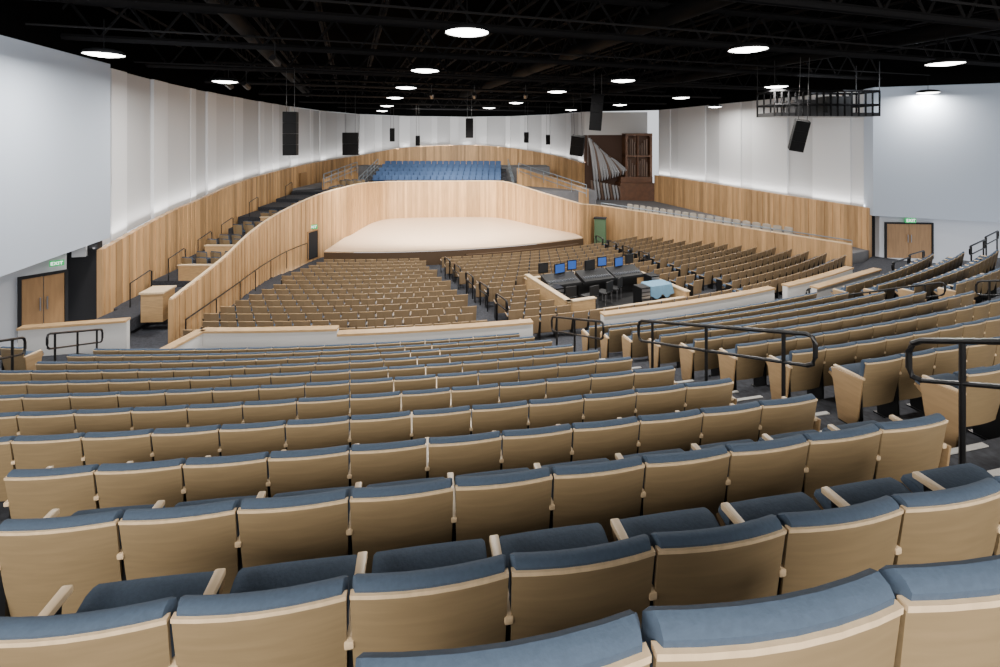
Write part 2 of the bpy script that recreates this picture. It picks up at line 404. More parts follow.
def double_door(name,a,b,D0,D1,off):
    A=Vector(a);B=Vector(b); d=(B-A); L=d.length; ang=math.atan2(d.y,d.x)
    t=empty(name,(A.x,A.y,Z(D1)),ang); struct(t); H=D1-D0
    m=MB(); y=off
    m.box(-.08,0,-y-.04,-y+.06,0,H+.08); m.box(L,L+.08,-y-.04,-y+.06,0,H+.08); m.box(0,L,-y-.04,-y+.06,H,H+.08); m.build('door_frame',M['dark'],t)
    for i in (0,1):
        m=MB(); m.box(i*L/2+.01,(i+1)*L/2-.01,-y,-y+.05,.01,H-.01); lf=m.build('door_leaf',M['walnut'],t)
        m=MB(); x=L/2+(.08 if i else -.08); m.tube([(x,-y-.05,.85),(x,-y-.05,1.25)],.02); m.build('door_handle',M['chrome'],lf)
    return t
t=double_door('door_1',(-14.62+.03,14.62),(-13.98,15.4),4.3,6.2,.06)
t['label']='brown wooden double door in the left recess'
t=double_door('door_2',(20.3,25.25),(22.5,25.07),4.5,6.3,.05)
t['label']='brown wooden double door in the right recess'
def exit_sign(loc,rz,label,w=.42):
    t=empty('exit_sign',loc,rz); tag(t,label,'sign')
    m=MB(); m.box(-w/2,w/2,0,.06,0,w*.5); m.build('sign_box',M['green'],t)
    cu=bpy.data.curves.new('txt','FONT'); cu.body='EXIT'; cu.size=w*.42; cu.align_x='CENTER'; cu.extrude=.003
    o=bpy.data.objects.new('txt',cu); COL.objects.link(o)
    dg=bpy.context.evaluated_depsgraph_get(); me=bpy.data.meshes.new_from_object(o.evaluated_get(dg)); bpy.data.objects.remove(o)
    me.materials.clear(); me.materials.append(M['letter'])
    q=bpy.data.objects.new('lettering',me); COL.objects.link(q); q.parent=t; q.location=(0,-.004,w*.11); q.rotation_euler=(math.pi/2,0,0)
exit_sign((-13.85,15.0,Z(4.0)),.7,'green lit exit sign beside the left wooden double door',.34)
exit_sign((21.4,25.0,Z(4.42)),-.1,'green lit exit sign above the right wooden double door',.5)
exit_sign((-11.0,28.2,Z(5.35)),.3,'small green exit sign above the stage-left side door',.5)

# inner walls
IL=[(-10.3,15.0,5.06,6.9),(-10.7,18.4,4.68,7),(-11.4,22,4.3,7.2),(-11.7,25.4,3.98,7.5),(-11.0,28.8,3.45,7.7),(-10.0,31.2,3.2,7.7),(-9.85,34,3.25,7.7),(-9.6,36.5,3.4,7.7),(-8.4,38.2,3.48,7.7),(-4,38.9,3.52,7.7),(-.8,38.8,3.5,7.7),(.7,37.7,3.52,7.7),(3,34.6,3.95,7.7),(5.4,31.8,4.4,7.7)]
struct(boards(IL,.19,.14,.025,.72,1.2).build('wall_stage_shell',M['wood_slat']),'curving pale timber wall running from the left aisle around the stage')
IR=[(5.4,31.8,4.4,7.8),(7.3,34.6,4.9,7.8),(11,31,5.05,7.6),(17.6,24,5.35,7.2)]
struct(boards(IR,.22,.14,.025,.72,1.15,False).build('wall_right_inner',M['wood_slat']),'low timber wall in front of the right side gallery')
m=MB()
q=catmull(IL,.6)
for a,b in zip(q[:-1],q[1:]): m.tube([(a[0],a[1],Z(a[2])+.02),(b[0],b[1],Z(b[2])+.02)],.05,6)
for a,b in zip(IR[:-1],IR[1:]): m.tube([(a[0],a[1],Z(a[2])+.02),(b[0],b[1],Z(b[2])+.02)],.05,6)
struct(m.build('trim_1',M['maple']),'pale timber cap on the inner walls')
dA=Vector((-11.22,27.9)); dB=Vector((-10.98,28.7)); dd=dB-dA
t=empty('door_3',(dA.x,dA.y,Z(7.1)),math.atan2(dd.y,dd.x)); struct(t,'dark side door in the timber wall left of the stage')
m=MB(); m.box(0,dd.length,-.10,.0,0,1.6); m.build('door_leaf',M['dark'],t)
m=MB(); m.box(-.06,0,-.12,.02,0,1.66);m.box(dd.length,dd.length+.06,-.12,.02,0,1.66); m.box(0,dd.length,-.12,.02,1.6,1.66); m.build('door_frame',M['walnut'],t)
t=empty('door_4',(-16.75,40.5,Z(5.2)),math.radians(88)); struct(t,'brown door high in the left timber wainscot')
m=MB(); m.box(-.6,.6,-.2,-.12,0,2.3); m.build('door_leaf',M['walnut'],t)

# stage
PL=-.078; PR=.565
def sp(r,j): return P(r,PL+j*(PR-PL)/30)
poly=[(sp(24.9,j).x,sp(24.9,j).y) for j in range(31)]+[(q_[0],q_[1]) for q_ in reversed(catmull(IL[5:],1.0))][1:]
m=MB(); prism(m,poly,6.40,6.46); st=m.build('stage',M['stage']); tag(st,'wide pale maple concert stage floor curving toward the seats','stage')
m=MB()
for j in range(30):
    a,b=sp(24.98,j),sp(24.98,j+1)
    m.add([(a.x,a.y,Z(6.46)),(b.x,b.y,Z(6.46)),(b.x,b.y,Z(7.3)),(a.x,a.y,Z(7.3))],[(0,1,2,3)])
m.build('stage_front',M['darkwood'],st)
m=MB()
for i in range(2):
    for a,b in zip(range(15,29),range(16,30)):
        z1=Z(7.2)+.25*(2-i); r0=25.0+.2*i
        A,B,C_,D_=sp(r0+.2,a),sp(r0+.2,b),sp(r0,b),sp(r0,a)
        m.hexa([(A.x,A.y,Z(7.3)),(B.x,B.y,Z(7.3)),(C_.x,C_.y,Z(7.3)),(D_.x,D_.y,Z(7.3)),(A.x,A.y,z1),(B.x,B.y,z1),(C_.x,C_.y,z1),(D_.x,D_.y,z1)])
m.build('stage_steps',M['darkwood'],st)

t=empty('cabinet',(6.85,32.8,Z(7.2)),-.3); tag(t,'green upright cabinet standing against timber wall right of the stage','cabinet')
m=MB(); m.box(-.38,.38,-.3,.3,0,1.7); m.build('body',M['greencab'],t,bevel=.02)
m=MB(); m.box(-.42,.42,-.34,.34,1.7,1.77); m.build('top',M['dark'],t)

# ---------------------------------------------------------------- parapets
def parapet(px0,px1,r,Dc,Db,label,phs=None):
    a,b=(phi_px(r,px0),phi_px(r,px1)) if phs is None else phs
    n=max(2,int((b-a)*r/.5)); P0=P(r,(a+b)/2,Z(Db)); t=empty('parapet',P0); tag(t,label,'parapet wall')
    m=MB();c=MB()
    for i in range(n):
        p0=a+(b-a)*i/n;p1=a+(b-a)*(i+1)/n
        for mm,rr0,rr1,d0,d1 in ((m,r+.09,r-.09,Dc+.05,Db),(c,r+.14,r-.14,Dc,Dc+.06)):
            mm.hexa([P(rr0,p0,Z(d1))-P0,P(rr0,p1,Z(d1))-P0,P(rr1,p1,Z(d1))-P0,P(rr1,p0,Z(d1))-P0,P(rr0,p0,Z(d0))-P0,P(rr0,p1,Z(d0))-P0,P(rr1,p1,Z(d0))-P0,P(rr1,p0,Z(d0))-P0])
    m.build('wall_body',M['parapet'],t); c.build('wood_cap',M['oak'],t)
def straight_parapet(a,b,Da,Db_,base,label,matl='parapet'):
    A=Vector(a);B=Vector(b); d=(B-A).normalized(); nn=Vector((-d.y,d.x)); t=empty('parapet',(A.x,A.y,Z(base))); tag(t,label,'parapet wall')
    for name,w,dz0,dz1,mt in (('wall_body',.09,.05,None,M[matl]),('wood_cap',.14,0,.06,M['oak'])):
        m=MB(); o0=-nn*w;o1=nn*w
        zb0=(Z(base) if dz1 is None else Z(Da)-dz1)-Z(base); zb1=(Z(base) if dz1 is None else Z(Db_)-dz1)-Z(base)
        zt0=Z(Da)-dz0-Z(base); zt1=Z(Db_)-dz0-Z(base); V=[]
        for zz in ((zb0,zb1),(zt0,zt1)):
            V+=[(*(o0),zz[0]),(*(B-A+o0),zz[1]),(*(B-A+o1),zz[1]),(*(o1),zz[0])]
        m.hexa(V); m.build(name,mt,t)
parapet(338,532,39.4,5.17,6.3,'low white curved wall with oak cap behind the lower centre seats')
parapet(202,338,38.7,5.3,6.4,'low white curved wall with oak cap left of centre')
a_=P(38.7,phi_px(38.7,202)); straight_parapet((a_.x,a_.y),(a_.x-.2,a_.y-1.4),5.3,5.3,6.3,'short white wall end with oak cap near left aisle')
parapet(602,772,39.4,5.17,6.3,'low white curved wall with oak cap right of the control booth')
parapet(0,0,39.4,5.2,6.3,'low white curved wall with oak cap toward the right doors',(phi_px(39.4,785),phi_px(39.4,785)+.12))
straight_parapet((-13.6,13.6),(-11.0,14.2),5.35,5.35,6.3,'low white wall with oak cap before the left doors')
a_=P(40.2,phi_line(40.2,15.9)); 
straight_parapet((a_.x,a_.y),(a_.x+4.3,a_.y+2.7),5.1,5.2,6.3,'white angled wall with oak cap beside right entrance')

# ---------------------------------------------------------------- handrails
def rail_line(pts,h,label,posts,drop=.33,r=.024,matl='black'):
    pts=[Vector((x,y,Z(D))) for x,y,D in pts]; o=pts[0].copy()
    t=empty('handrail',o); tag(t,label,'handrail',None)
    up=Vector((0,0,h)); A=pts[0]-o+up; B=pts[-1]-o+up; d=(B-A).normalized(); dn=Vector((0,0,-drop))
    def rnd(p,s): return [p-s*d*.10, p-s*d*.03+dn*.08, p+dn*.3, p+dn*.7, p-s*d*.03+dn*.92, p-s*d*.10+dn]
    mid=[q-o+up for q in pts[1:-1]]
    top=MB(); top.tube(list(reversed(rnd(A,-1)))+mid+rnd(B,1),r); top.build('top_rail',M[matl],t,True)
    lo=MB(); lo.tube([A+d*.1+dn]+[q+dn for q in mid]+[B-d*.1+dn],r*.8); lo.build('lower_rail',M[matl],t,True)
    for f in posts:
        n=(len(pts)-1)*f; i=min(int(n),len(pts)-2); p=pts[i].lerp(pts[i+1],n-i)-o
        m=MB(); m.tube([p-Vector((0,0,.05)),p+up],r*.9); m.build('post',M[matl],t,True)
def aisle_rail(off,Ya,Yb,label,posts=(.12,.5,.88),h=1.18):
    n=5; pts=[]
    for i in range(n):
        y=Ya+(Yb-Ya)*i/(n-1); x=off-SL*y; pts.append((x,y,0))
    d0=floorD(pts[0][0],pts[0][1]); d1=floorD(pts[-1][0],pts[-1][1])
    pts=[(x,y,d0+(d1-d0)*i/(n-1)) for i,(x,y,_) in enumerate(pts)]
    rail_line(pts,h,label,posts)
aisle_rail(4.75,2.3,4.08,'black handrail nearest the camera at the right edge',(.05,.8),1.25)
aisle_rail(4.75,4.9,7.9,'long black looped handrail in the middle of the right aisle',h=1.26)
aisle_rail(4.75,9.0,11.3,'short black handrail at the foot of the right aisle')
aisle_rail(-6.5,6.6,9.6,'black looped handrail at left edge of the photo')
aisle_rail(-6.5,10.3,12.6,'black looped handrail at the foot of the left aisle')
aisle_rail(15,9.5,11.5,'black handrail beside the far right block',h=.95)
aisle_rail(15,12.1,15.6,'long black handrail at the second right aisle',h=.95)
def small_rail(x,y,dx,dy,h,label,matl='black'):
    D=floorD(x,y)
    rail_line([(x,y,D),(x+dx*.5,y+dy*.5,floorD(x+dx,y+dy)*.5+D*.5),(x+dx,y+dy,floorD(x+dx,y+dy))],h,label,(.1,.9),r=.03,matl=matl)
for i in range(5):
    y=16.3+i*1.9; x=-.2-.36*(y-17)+.2
    small_rail(x,y,-.4,1.1,.95,f'black handrail in the lower left-of-centre aisle, {ORD[i]} from its near end')
for i in range(4):
    y=24.3+i*1.8; x=8.3-.22*(y-21)
    small_rail(x,y,-.25,1.1,.95,f'black handrail in the lower right aisle behind the booth, {ORD[i]} from its near end')
for i,(x,y) in enumerate([(10.6,16.6),(12.9,18.1),(16.5,20.2),(18.2,18.6),(18.3,21.5),(20.2,20.0)]):
    small_rail(x,y,1.5,.9,.95,f'black entrance handrail before the right doors, {ORD[i]} from the left')
t=empty('guard_rail',(7.3,34.6,Z(4.9))); tag(t,'long grey guard rail on top of the right gallery wall','guard rail')
A=Vector((0,0,.22));B=Vector((17.6-7.3,24-34.6,Z(5.35)-Z(4.9)+.22)); 
m=MB(); m.tube([A,B],.03,6); m.build('top_rail',M['steel'],t)
for i in range(9):
    m=MB(); p=A.lerp(B,i/8); m.tube([p,p-Vector((0,0,.25))],.015,5); m.build('post',M['steel'],t)
q=[(-9.95,15.2,5.75),(-10.3,18.4,5.75),(-10.9,22,5.85),(-11.2,25.2,5.95),(-11.0,27.4,6.0)]
t=empty('guard_rail',(q[0][0],q[0][1],Z(6.5))); tag(t,'long black sloping rail along the left timber wall','guard rail')
O=t.location; qq=catmull([(a,b_,c,0) for a,b_,c in q],1.0)
m=MB(); m.tube([Vector((a[0],a[1],Z(a[2])))-O for a in qq],.028); m.build('top_rail',M['black'],t)
for a in qq[::2]:
    m=MB(); p=Vector((a[0],a[1],Z(a[2])))-O; m.tube([p,p-Vector((0,0,.9))],.02,6); m.build('post',M['black'],t)

# ---------------------------------------------------------------- left gallery
def simple_seat(m,w=.54):
    m.sweep([(.02,.24),(-.07,.80),(-.045,.80),(.04,.24)],w,C3,.04,.01,.08,0)
    m.sweep([(.04,.32),(-.045,.78),(-.03,.84),(.03,.80),(.09,.33)],w-.01,C3,.04,.01,.05,1)
    m.sweep([(.09,.38),(.09,.455),(.52,.46),(.53,.39)],w-.05,[-1,1],0,0,0,1)
m=MB(); simple_seat(m); me_gal=m.mesh('gallery_seat',[M['back'],M['blue']])
m=MB(); simple_seat(m,.46); me_galr=m.mesh('gallery_seat',[M['paleseat'],M['paleseat']])
m=MB(); simple_seat(m); me_cho=m.mesh('choir_seat',[M['choir'],M['choir']])
dn_=0; rn_=0
for i in range(9):
    y0=17.0+2.5*i; y1=y0+2.5; D=6.05-.24*i
    xi=[-10.95,-11.4,-11.85,-12.0,-11.8,-11.1,-10.6,-10.3,-10.6][i]; xo=-13.8-.37*i if i<5 else -16.1
    m=MB(); prism(m,[(xo,y0),(xi,y0),(xi,y1),(xo-.2,y1)],D,7.4); struct(m.build('floor_gallery',M['carpet']))
    if i in (1,2,4,6):
        t=empty('divider_panel',(xi-1.0,y0+.1,Z(D))); tag(t,f'timber gallery divider on the left, {ORD[dn_]} from its near end','divider panel'); dn_+=1
        m=MB(); m.box(-.7,.7,-.05,.05,0,.6); m.build('panel',M['oak'],t); m=MB(); m.box(-.73,.73,-.08,.08,.6,.65); m.build('cap',M['maple'],t)
    if i>0:
      for j in range(3):
        for rr in range(2):
            o=bpy.data.objects.new('gallery_seat',me_gal); COL.objects.link(o); o.location=(xi-.5-.62*j,y0+.6+1.0*rr,Z(D)); o.rotation_euler=(0,0,-.25)
            tag(o,'wood-backed blue seat in the raised left side gallery','seat','left gallery seats')
    if i in (0,1,2,3,5,7):
        t=empty('handrail',(xo+.7,y0,Z(D))); tag(t,f'black stair rail in the left gallery, {ORD[rn_]} from its near end','handrail'); rn_+=1
        m=MB(); m.tube([(0,0,0),(0,0,.9),(0,.95,1.1),(0,1.05,1.05),(0,1.05,.24)],.025,6); m.build('rail_loop',M['black'],t)
m=MB(); prism(m,[(-13.4,15.4),(-12.2,15.4),(-12.2,17),(-13.4,17)],6.0,6.4); struct(m.build('floor_gallery_landing',M['carpet']))
t=empty('pedestal',(-11.75,16.5,Z(6.2)),.1); tag(t,'square timber pier at the foot of left gallery steps','pedestal')
m=MB(); m.box(-.35,.35,-.35,.35,0,.95); m.build('body',M['oak'],t); m=MB(); m.box(-.39,.39,-.39,.39,.95,1.01); m.build('cap',M['maple'],t)
# right gallery
m=MB(); prism(m,[(7.6,35),(17.8,24.3),(19.2,25),(14.3,44.4),(8.5,46)],5.85,7.6); struct(m.build('floor_gallery_right',M['concrete']))
dirv=(Vector((17.2,25.6))-Vector((9.5,37))).normalized()
nrm=Vector((-dirv.y,dirv.x)); A0=Vector((9.9,37.0))
for j in range(20):
    p=A0+dirv*(j*.6+.4)+nrm*(-.25)
    o=bpy.data.objects.new('gallery_seat',me_galr); COL.objects.link(o); o.location=(p.x,p.y,Z(5.85)); o.rotation_euler=(0,0,math.atan2(nrm.y,nrm.x)+math.pi/2)
    tag(o,'pale seat in the right side gallery','seat','right gallery seats')
# choir terrace
for i in range(5):
    y0=42.6+i*1.15; D=4.15-.26*i
    m=MB(); prism(m,[(-12.0,y0),(.6,y0),(.6,y0+1.15),(-12.0,y0+1.15)],D,7.0); struct(m.build('floor_choir',M['carpet']))
    for j in range(20):
        o=bpy.data.objects.new('choir_seat',me_cho); COL.objects.link(o); o.location=(-11.2+.58*j,y0+.75,Z(D)); o.rotation_euler=(0,0,math.pi)
        tag(o,'blue upholstered choir seat in the terrace behind the stage wall','seat','choir terrace seats')
m=MB(); prism(m,[(-15,48.3),(5,48.3),(5,52),(-15,52)],2.9,7.0); prism(m,[(-16.4,38),(-12,40.5),(-12,52),(-16,52)],4.0,7.0); prism(m,[(.6,40),(8,40),(7,48.4),(.6,48.4)],4.4,7.0); struct(m.build('floor_choir_walk',M['concrete']))
# timber fronted side boxes flanking the choir
RB=[(1.6,44.5,2.75,5),(3.6,43.2,3.2,5),(5.6,41.4,3.7,5),(7.2,39.2,4.2,6)]
struct(boards(RB,.25,.12,.02,.7,1.15).build('wall_choir_right',M['wood_slat']),'low timber wall stepping down right of the choir')
LB=[(-13.2,44.5,2.6,5),(-13.9,41.5,2.9,5),(-14.2,38.5,3.3,5)]
struct(boards(LB,.25,.12,.02,.7,1.15).build('wall_choir_left',M['wood_slat']),'low timber wall stepping down left of the choir')
for (A,B,lab) in (((-12.2,48,2.1),(-12.2,41.5,3.4),'grey stair rail left of the choir seats'),((.8,48,2.1),(1.2,41.5,3.5),'grey stair rail right of the choir seats'),((1.7,44,2.3),(7.0,38.9,3.8),'grey balcony rail sloping down right of choir'),((-13.1,44,2.2),(-14.1,38.4,2.9),'grey balcony rail sloping down left of choir')):
    A=Vector((A[0],A[1],Z(A[2])));B=Vector((B[0],B[1],Z(B[2]))); t=empty('guard_rail',A); tag(t,lab,'guard rail')
    for dz,nm in ((0,'top_rail'),(-.35,'lower_rail'),(-.7,'lower_rail')):
        m=MB(); m.tube([Vector((0,0,dz)),B-A+Vector((0,0,dz))],.035,6); m.build(nm,M['steel'],t)
    for i in range(6):
        p=(B-A)*(i/5); m=MB(); m.tube([p,p-Vector((0,0,1.0))],.03,6); m.build('post',M['steel'],t)

# ---------------------------------------------------------------- organ
t=empty('pipe_organ',(11.2,46,Z(6.2))); tag(t,'pipe organ with fanned silver pipes and dark wood case','pipe organ')
m=MB(); m.box(-2.9,3.3,1.2,2.0,-.5,6.5); m.build('rear_case',M['organbg'],t)
m=MB(); m.box(-2.9,3.3,1.2,2.0,6.5,8.75); m.build('upper_wall',M['parapet'],t)
m=MB(); m.box(.1,3.3,-.9,1.2,0,1.95); m.box(.3,3.3,-.4,1.2,1.95,2.5); m.box(-2.6,.2,-.5,1.2,0,1.2); m.build('lower_case',M['organ'],t)
m=MB(); m.box(.75,.95,-.3,1.1,2.4,6.5); m.box(3.1,3.3,-.3,1.1,2.4,6.5); m.box(.75,3.3,-.35,1.1,6.4,6.65); m.box(.75,3.3,-.35,1.1,4.4,4.55); m.box(1.9,2.0,-.3,.2,2.4,6.4); m.box(.95,3.1,.6,1.1,2.4,6.4); m.build('upper_case',M['organ'],t)
m=MB()
for j in range(9):
    x=1.1+.23*j; m.tube([(x,.2,4.5),(x,.2,5.8+.3*math.sin(j))],.09,6)
    m.tube([(x,.2,2.4),(x,.2,3.9+.3*math.cos(j))],.09,6)
m.build('inner_pipes',M['pipe2'],t)
for j in range(13):
    x=-2.2+.25*j; base=1.9+.07*j; L=4.3-.22*j
    bend=-.5-.11*j
    m=MB(); m.tube([(x,-.2,base),(x+.03,-.2,base+.4),(x+bend*.22,-.2,base+L*.45),(x+bend*.6,-.2,base+L*.8),(x+bend,-.2,base+L)],[.04,.12,.13,.13,.13],8); m.build('pipe',M['pipe'] if j%4!=2 else M['pipe2'],t,True)
for j in range(10):
    x=-2.4+.29*j; h=1.2-.06*j
    m=MB(); m.tube([(x,-.8,.35),(x,-.8,.65),(x-.2,-.8,1.0+h)],[.03,.11,.11],8); m.build('pipe',M['pipe'] if j%3 else M['pipe2'],t,True)

# ---------------------------------------------------------------- control booth
bz=Z(6.62)
t=empty('control_booth',(BO.x,BO.y,bz),BA); tag(t,'timber walled sound control booth among the lower seats','control booth')
m=MB(); m.box(-2.6,2.6,-1.7,1.7,0,.06); m.build('platform',M['console'],t)
for (x0,x1,y0,y1,h) in ((-2.7,-2.55,-1.8,1.8,.85),(-2.7,-1.6,-1.8,-1.66,.85),(-1.6,2.7,-1.8,-1.66,.36),(2.55,2.7,-1.8,1.8,.6),(-2.7,2.7,1.7,1.85,.7)):
    m=MB(); m.box(x0,x1,y0,y1,-.2,h); w=m.build('side_wall',M['oak'],t); m=MB(); m.box(x0-.03,x1+.03,y0-.03,y1+.03,h,h+.04); m.build('cap',M['maple'],w)
def bloc(x,y,z): 
    v=Matrix.Rotation(BA,4,'Z')@Vector((x,y,z)); return (BO.x+v.x,BO.y+v.y,bz+.06+z)
for i,x in enumerate((-1.65,-.05,1.45)):
    t=empty('mixing_console',bloc(x,.65,0),BA); tag(t,['dark mixing console at the left of the booth','dark mixing console in the middle of the booth','dark mixing console at the right of the booth'][i],'mixing console')
    m=MB(); m.box(-.75,.75,-.35,.45,.60,.66); m.box(-.72,.72,.1,.4,0,.6); m.build('desk',M['console'],t)
    m=MB(); m.hexa([(-.72,-.4,.66),(.72,-.4,.66),(.72,.4,.66),(-.72,.4,.66),(-.72,-.4,.74),(.72,-.4,.74),(.72,.4,.98),(-.72,.4,.98)]); m.build('control_surface',M['console'],t)
    m=MB()
    for a in range(12): m.box(-.62+a*.11,-.59+a*.11,-.25,-.05,.79,.84)
    m.build('faders',M['fader'],t)
for i,(x,w,y) in enumerate(((-2.15,.44,1.25),(-1.55,.54,.95),(-.8,.44,1.25),(-.1,.56,.95),(.7,.46,1.25),(1.35,.5,.95),(2.1,.42,1.2))):
    t=empty('monitor',bloc(x,y,.85),BA+(.2*(i%2))); tag(t,f'monitor in the sound booth, {ORD[i]} from left','monitor')
    m=MB(); m.box(-w/2,w/2,-.02,.03,.12,.54); m.build('bezel',M['black'],t); m=MB(); m.box(-w/2+.03,w/2-.03,-.03,-.02,.16,.50); m.build('screen',M['screen'] if i%3 else M['console'],t)
    m=MB(); m.box(-.02,.02,0,.03,0,.2); m.box(-.1,.1,-.06,.08,-.02,.02); m.build('stand',M['black'],t)
for i,(x,y) in enumerate(((-1.9,-.5),(-1.05,-.75),(-.2,-.5),(.5,-.2))):
    t=empty('operator_chair',bloc(x,y,0),BA+.2*i); tag(t,f'black chair in the sound booth, {ORD[i]} from left','chair')
    m=MB(); m.box(-.24,.24,-.05,.42,.42,.48); m.build('seat',M['console'],t,bevel=.02)
    m=MB(); m.box(-.23,.23,-.12,-.07,.52,.92); m.build('backrest',M['console'],t,bevel=.02)
    for sx in (-.22,.22):
        for sy in (-.05,.38):
            m=MB(); m.tube([(sx,sy,.42),(sx*1.05,sy,0)],.015,6); m.build('leg',M['chrome'],t)
    m=MB(); m.tube([(-.2,-.09,.48),(-.2,-.1,.9)],.015,6); m.tube([(.2,-.09,.48),(.2,-.1,.9)],.015,6); m.build('back_frame',M['chrome'],t)
tp=(1.9,-.85)
t=empty('table',bloc(*tp,0),BA); tag(t,'small table covered by light blue cloth in booth','table')
m=MB(); m.box(-.5,.5,-.3,.3,.66,.69); m.build('tabletop',M['console'],t)
for sx in (-.45,.45):
    for sy in (-.25,.25):
        m=MB(); m.box(sx-.02,sx+.02,sy-.02,sy+.02,0,.66); m.build('leg',M['chrome'],t)
m=MB(); N=40; ringT=[];ringB=[]
for k in range(N):
    a=2*math.pi*k/N; c,s_=math.cos(a),math.sin(a); sc=1/max(abs(c)/.54,abs(s_)/.34)
    x,y=c*sc,s_*sc; f=1.12+.07*math.sin(k*2.3); ringT.append((x,y,.70)); ringB.append((x*f,y*f,.28+.08*math.sin(k*.9)))
m.add(ringT+ringB,[tuple(range(N))]+[(k,(k+1)%N,N+(k+1)%N,N+k) for k in range(N)])
o=m.build('tablecloth',M['cloth'],smooth=True); o.location=bloc(*tp,0); o.rotation_euler=(0,0,BA); tag(o,'light blue cloth draped over the booth table','tablecloth')
for i,(x,y) in enumerate(((2.3,-.05),(-2.25,-.05),(.9,-1.2))):
    t=empty('equipment_rack',bloc(x,y,0),BA); tag(t,['black equipment rack at the right side of the booth','black equipment rack at the left side of the booth','black equipment rack beside the cloth covered booth table'][i],'equipment rack')
    m=MB(); m.box(-.22,.22,-.25,.25,0,.8); m.build('case',M['black'],t,bevel=.01)
    m=MB()
    for a in range(5): m.box(-.19,.19,-.27,-.25,.08+a*.14,.18+a*.14)
    m.build('rack_panels',M['chrome'],t)

# ---------------------------------------------------------------- ceiling
m=MB(); m.box(-45,50,-15,90,Z(-6.2),Z(-6.3)); struct(m.build('ceiling',M['ceil']))
ca,sa=math.cos(math.atan(SL)),math.sin(math.atan(SL))
E1=Vector((-sa,ca,0)); E2=Vector((ca,sa,0))
def truss(a,b0,b1,D0,D1,label,group):
    o=E1*a+E2*b0; t=empty('roof_truss',(o.x,o.y,Z(D0))); tag(t,label,'roof truss',group)
    L=b1-b0; h=D0-D1
    m=MB(); 
    for z,r in ((0,.09),(h,.09)): m.tube([Vector((0,0,z))-E1*.08,E2*L+Vector((0,0,z))-E1*.08],r,4); m.tube([Vector((0,0,z))+E1*.08,E2*L+Vector((0,0,z))+E1*.08],r,4)
    m.build('chords',M['truss'],t)
    m=MB(); n=int(L/1.5)
    for i in range(n):
        x=L*i/n; m.tube([E2*x,E2*(x+L/n/2)+Vector((0,0,h))],.045,4); m.tube([E2*(x+L/n/2)+Vector((0,0,h)),E2*(x+L/n)],.045,4)
    m.build('webbing',M['truss'],t)
for i,a in enumerate((4.5,8.5,13,18,24,30,37,44,51)):
    truss(a,-9,28,-3.1,-4.2,f'black roof truss crossing the hall, {ORD[i]} from the camera',None)
for i in range(16):
    b_=-8+2.3*i; o=E1*1.0+E2*b_; m=MB()
    m.tube([o+Vector((0,0,Z(-4.5))),o+E1*54+Vector((0,0,Z(-4.5)))],.07,4); m.tube([o+Vector((0,0,Z(-5.1))),o+E1*54+Vector((0,0,Z(-5.1)))],.07,4)
    for k in range(45): m.tube([o+E1*(k*1.2)+Vector((0,0,Z(-4.5))),o+E1*(k*1.2+.6)+Vector((0,0,Z(-5.1)))],.03,3); m.tube([o+E1*(k*1.2+.6)+Vector((0,0,Z(-5.1))),o+E1*(k*1.2+1.2)+Vector((0,0,Z(-4.5)))],.03,3)
    tag(m.build('roof_joist',M['truss']),'black open web joist running toward the stage','roof joist','roof joists')
for i,(b_,D,r) in enumerate(((-3.3,-3.6,.25),(9.2,-3.7,.3),(19,-3.6,.28))):
    o=E1*2+E2*b_; m=MB(); m.tube([o+Vector((0,0,Z(D))),o+E1*40+Vector((0,0,Z(D)))],r,14); tag(m.build('air_duct',M['duct'],smooth=True),['black round air duct on the left of the ceiling','black round air duct above the centre','black round air duct on the right of the ceiling'][i],'air duct')
for i,a in enumerate((7,11,15.5,22)):
    o=E1*a+E2*-8; m=MB(); m.tube([o+Vector((0,0,Z(-2.95))),o+E2*34+Vector((0,0,Z(-2.95)))],.03,6); tag(m.build('lighting_pipe',M['truss']),f'thin black lighting pipe below the trusses, {ORD[i]} from the camera','pipe')
LP=[(104,55),(467,33),(748,50),(945,64),(225,82),(425,71),(623,81),(776,87),(928,93),(406,88),(557,92),(681,98),(715,107),(395,98),(516,103),(620,105),(387,106),(489,108),(382,111),(571,110)]
HL=2.2
pr=MB(); pr.lathe([(.46,0),(.46,.05),(.42,.10),(.25,.15),(.06,.17),(.0,.17)],28); me_sh=pr.mesh('shade',M['black'],True)
pr=MB(); pr.lathe([(0,-.05),(.2,-.04),(.36,-.01),(.45,.015)],28); me_df=pr.mesh('diffuser',M['emit'],True)
pr=MB(); pr.tube([(0,0,.16),(0,0,.95)],.01,6); me_stm=pr.mesh('stem',M['duct'])
LN=['nearest the left wall','nearest the camera','second nearest, right of centre','at the far right edge','over the left gallery','in the second row, left of centre','in the second row, centre','in the second row, right of centre','in the second row, far right beside the platform','in the third row, left','in the third row, centre','in the third row, right','rightmost and small, past the platform','in the fourth row, left','in the fourth row, centre','in the fourth row, right','in the fifth row, left','in the fifth row, centre','in the sixth row, left and smallest','in the fifth row, right']
def dome(X,Y,label,e=420):
    t=empty('ceiling_light',(X,Y,Z(-HL))); tag(t,label,'ceiling light','round pendant ceiling lights')
    for n,me in (('shade',me_sh),('diffuser',me_df),('stem',me_stm)):
        o=bpy.data.objects.new(n,me); COL.objects.link(o); o.parent=t
    la=bpy.data.lights.new('dome_lamp','AREA'); la.shape='DISK'; la.size=.8; la.energy=e; la.color=(1,.96,.9)
    lo=bpy.data.objects.new('dome_lamp',la); COL.objects.link(lo); lo.location=(X,Y,Z(-HL)-.07)
for i,(x,y) in enumerate(LP):
    Y=F*HL/(HZ-y); X=(x-500)/F*Y
    dome(X,Y,'round glowing dome light '+LN[i],520 if i<9 else 380)

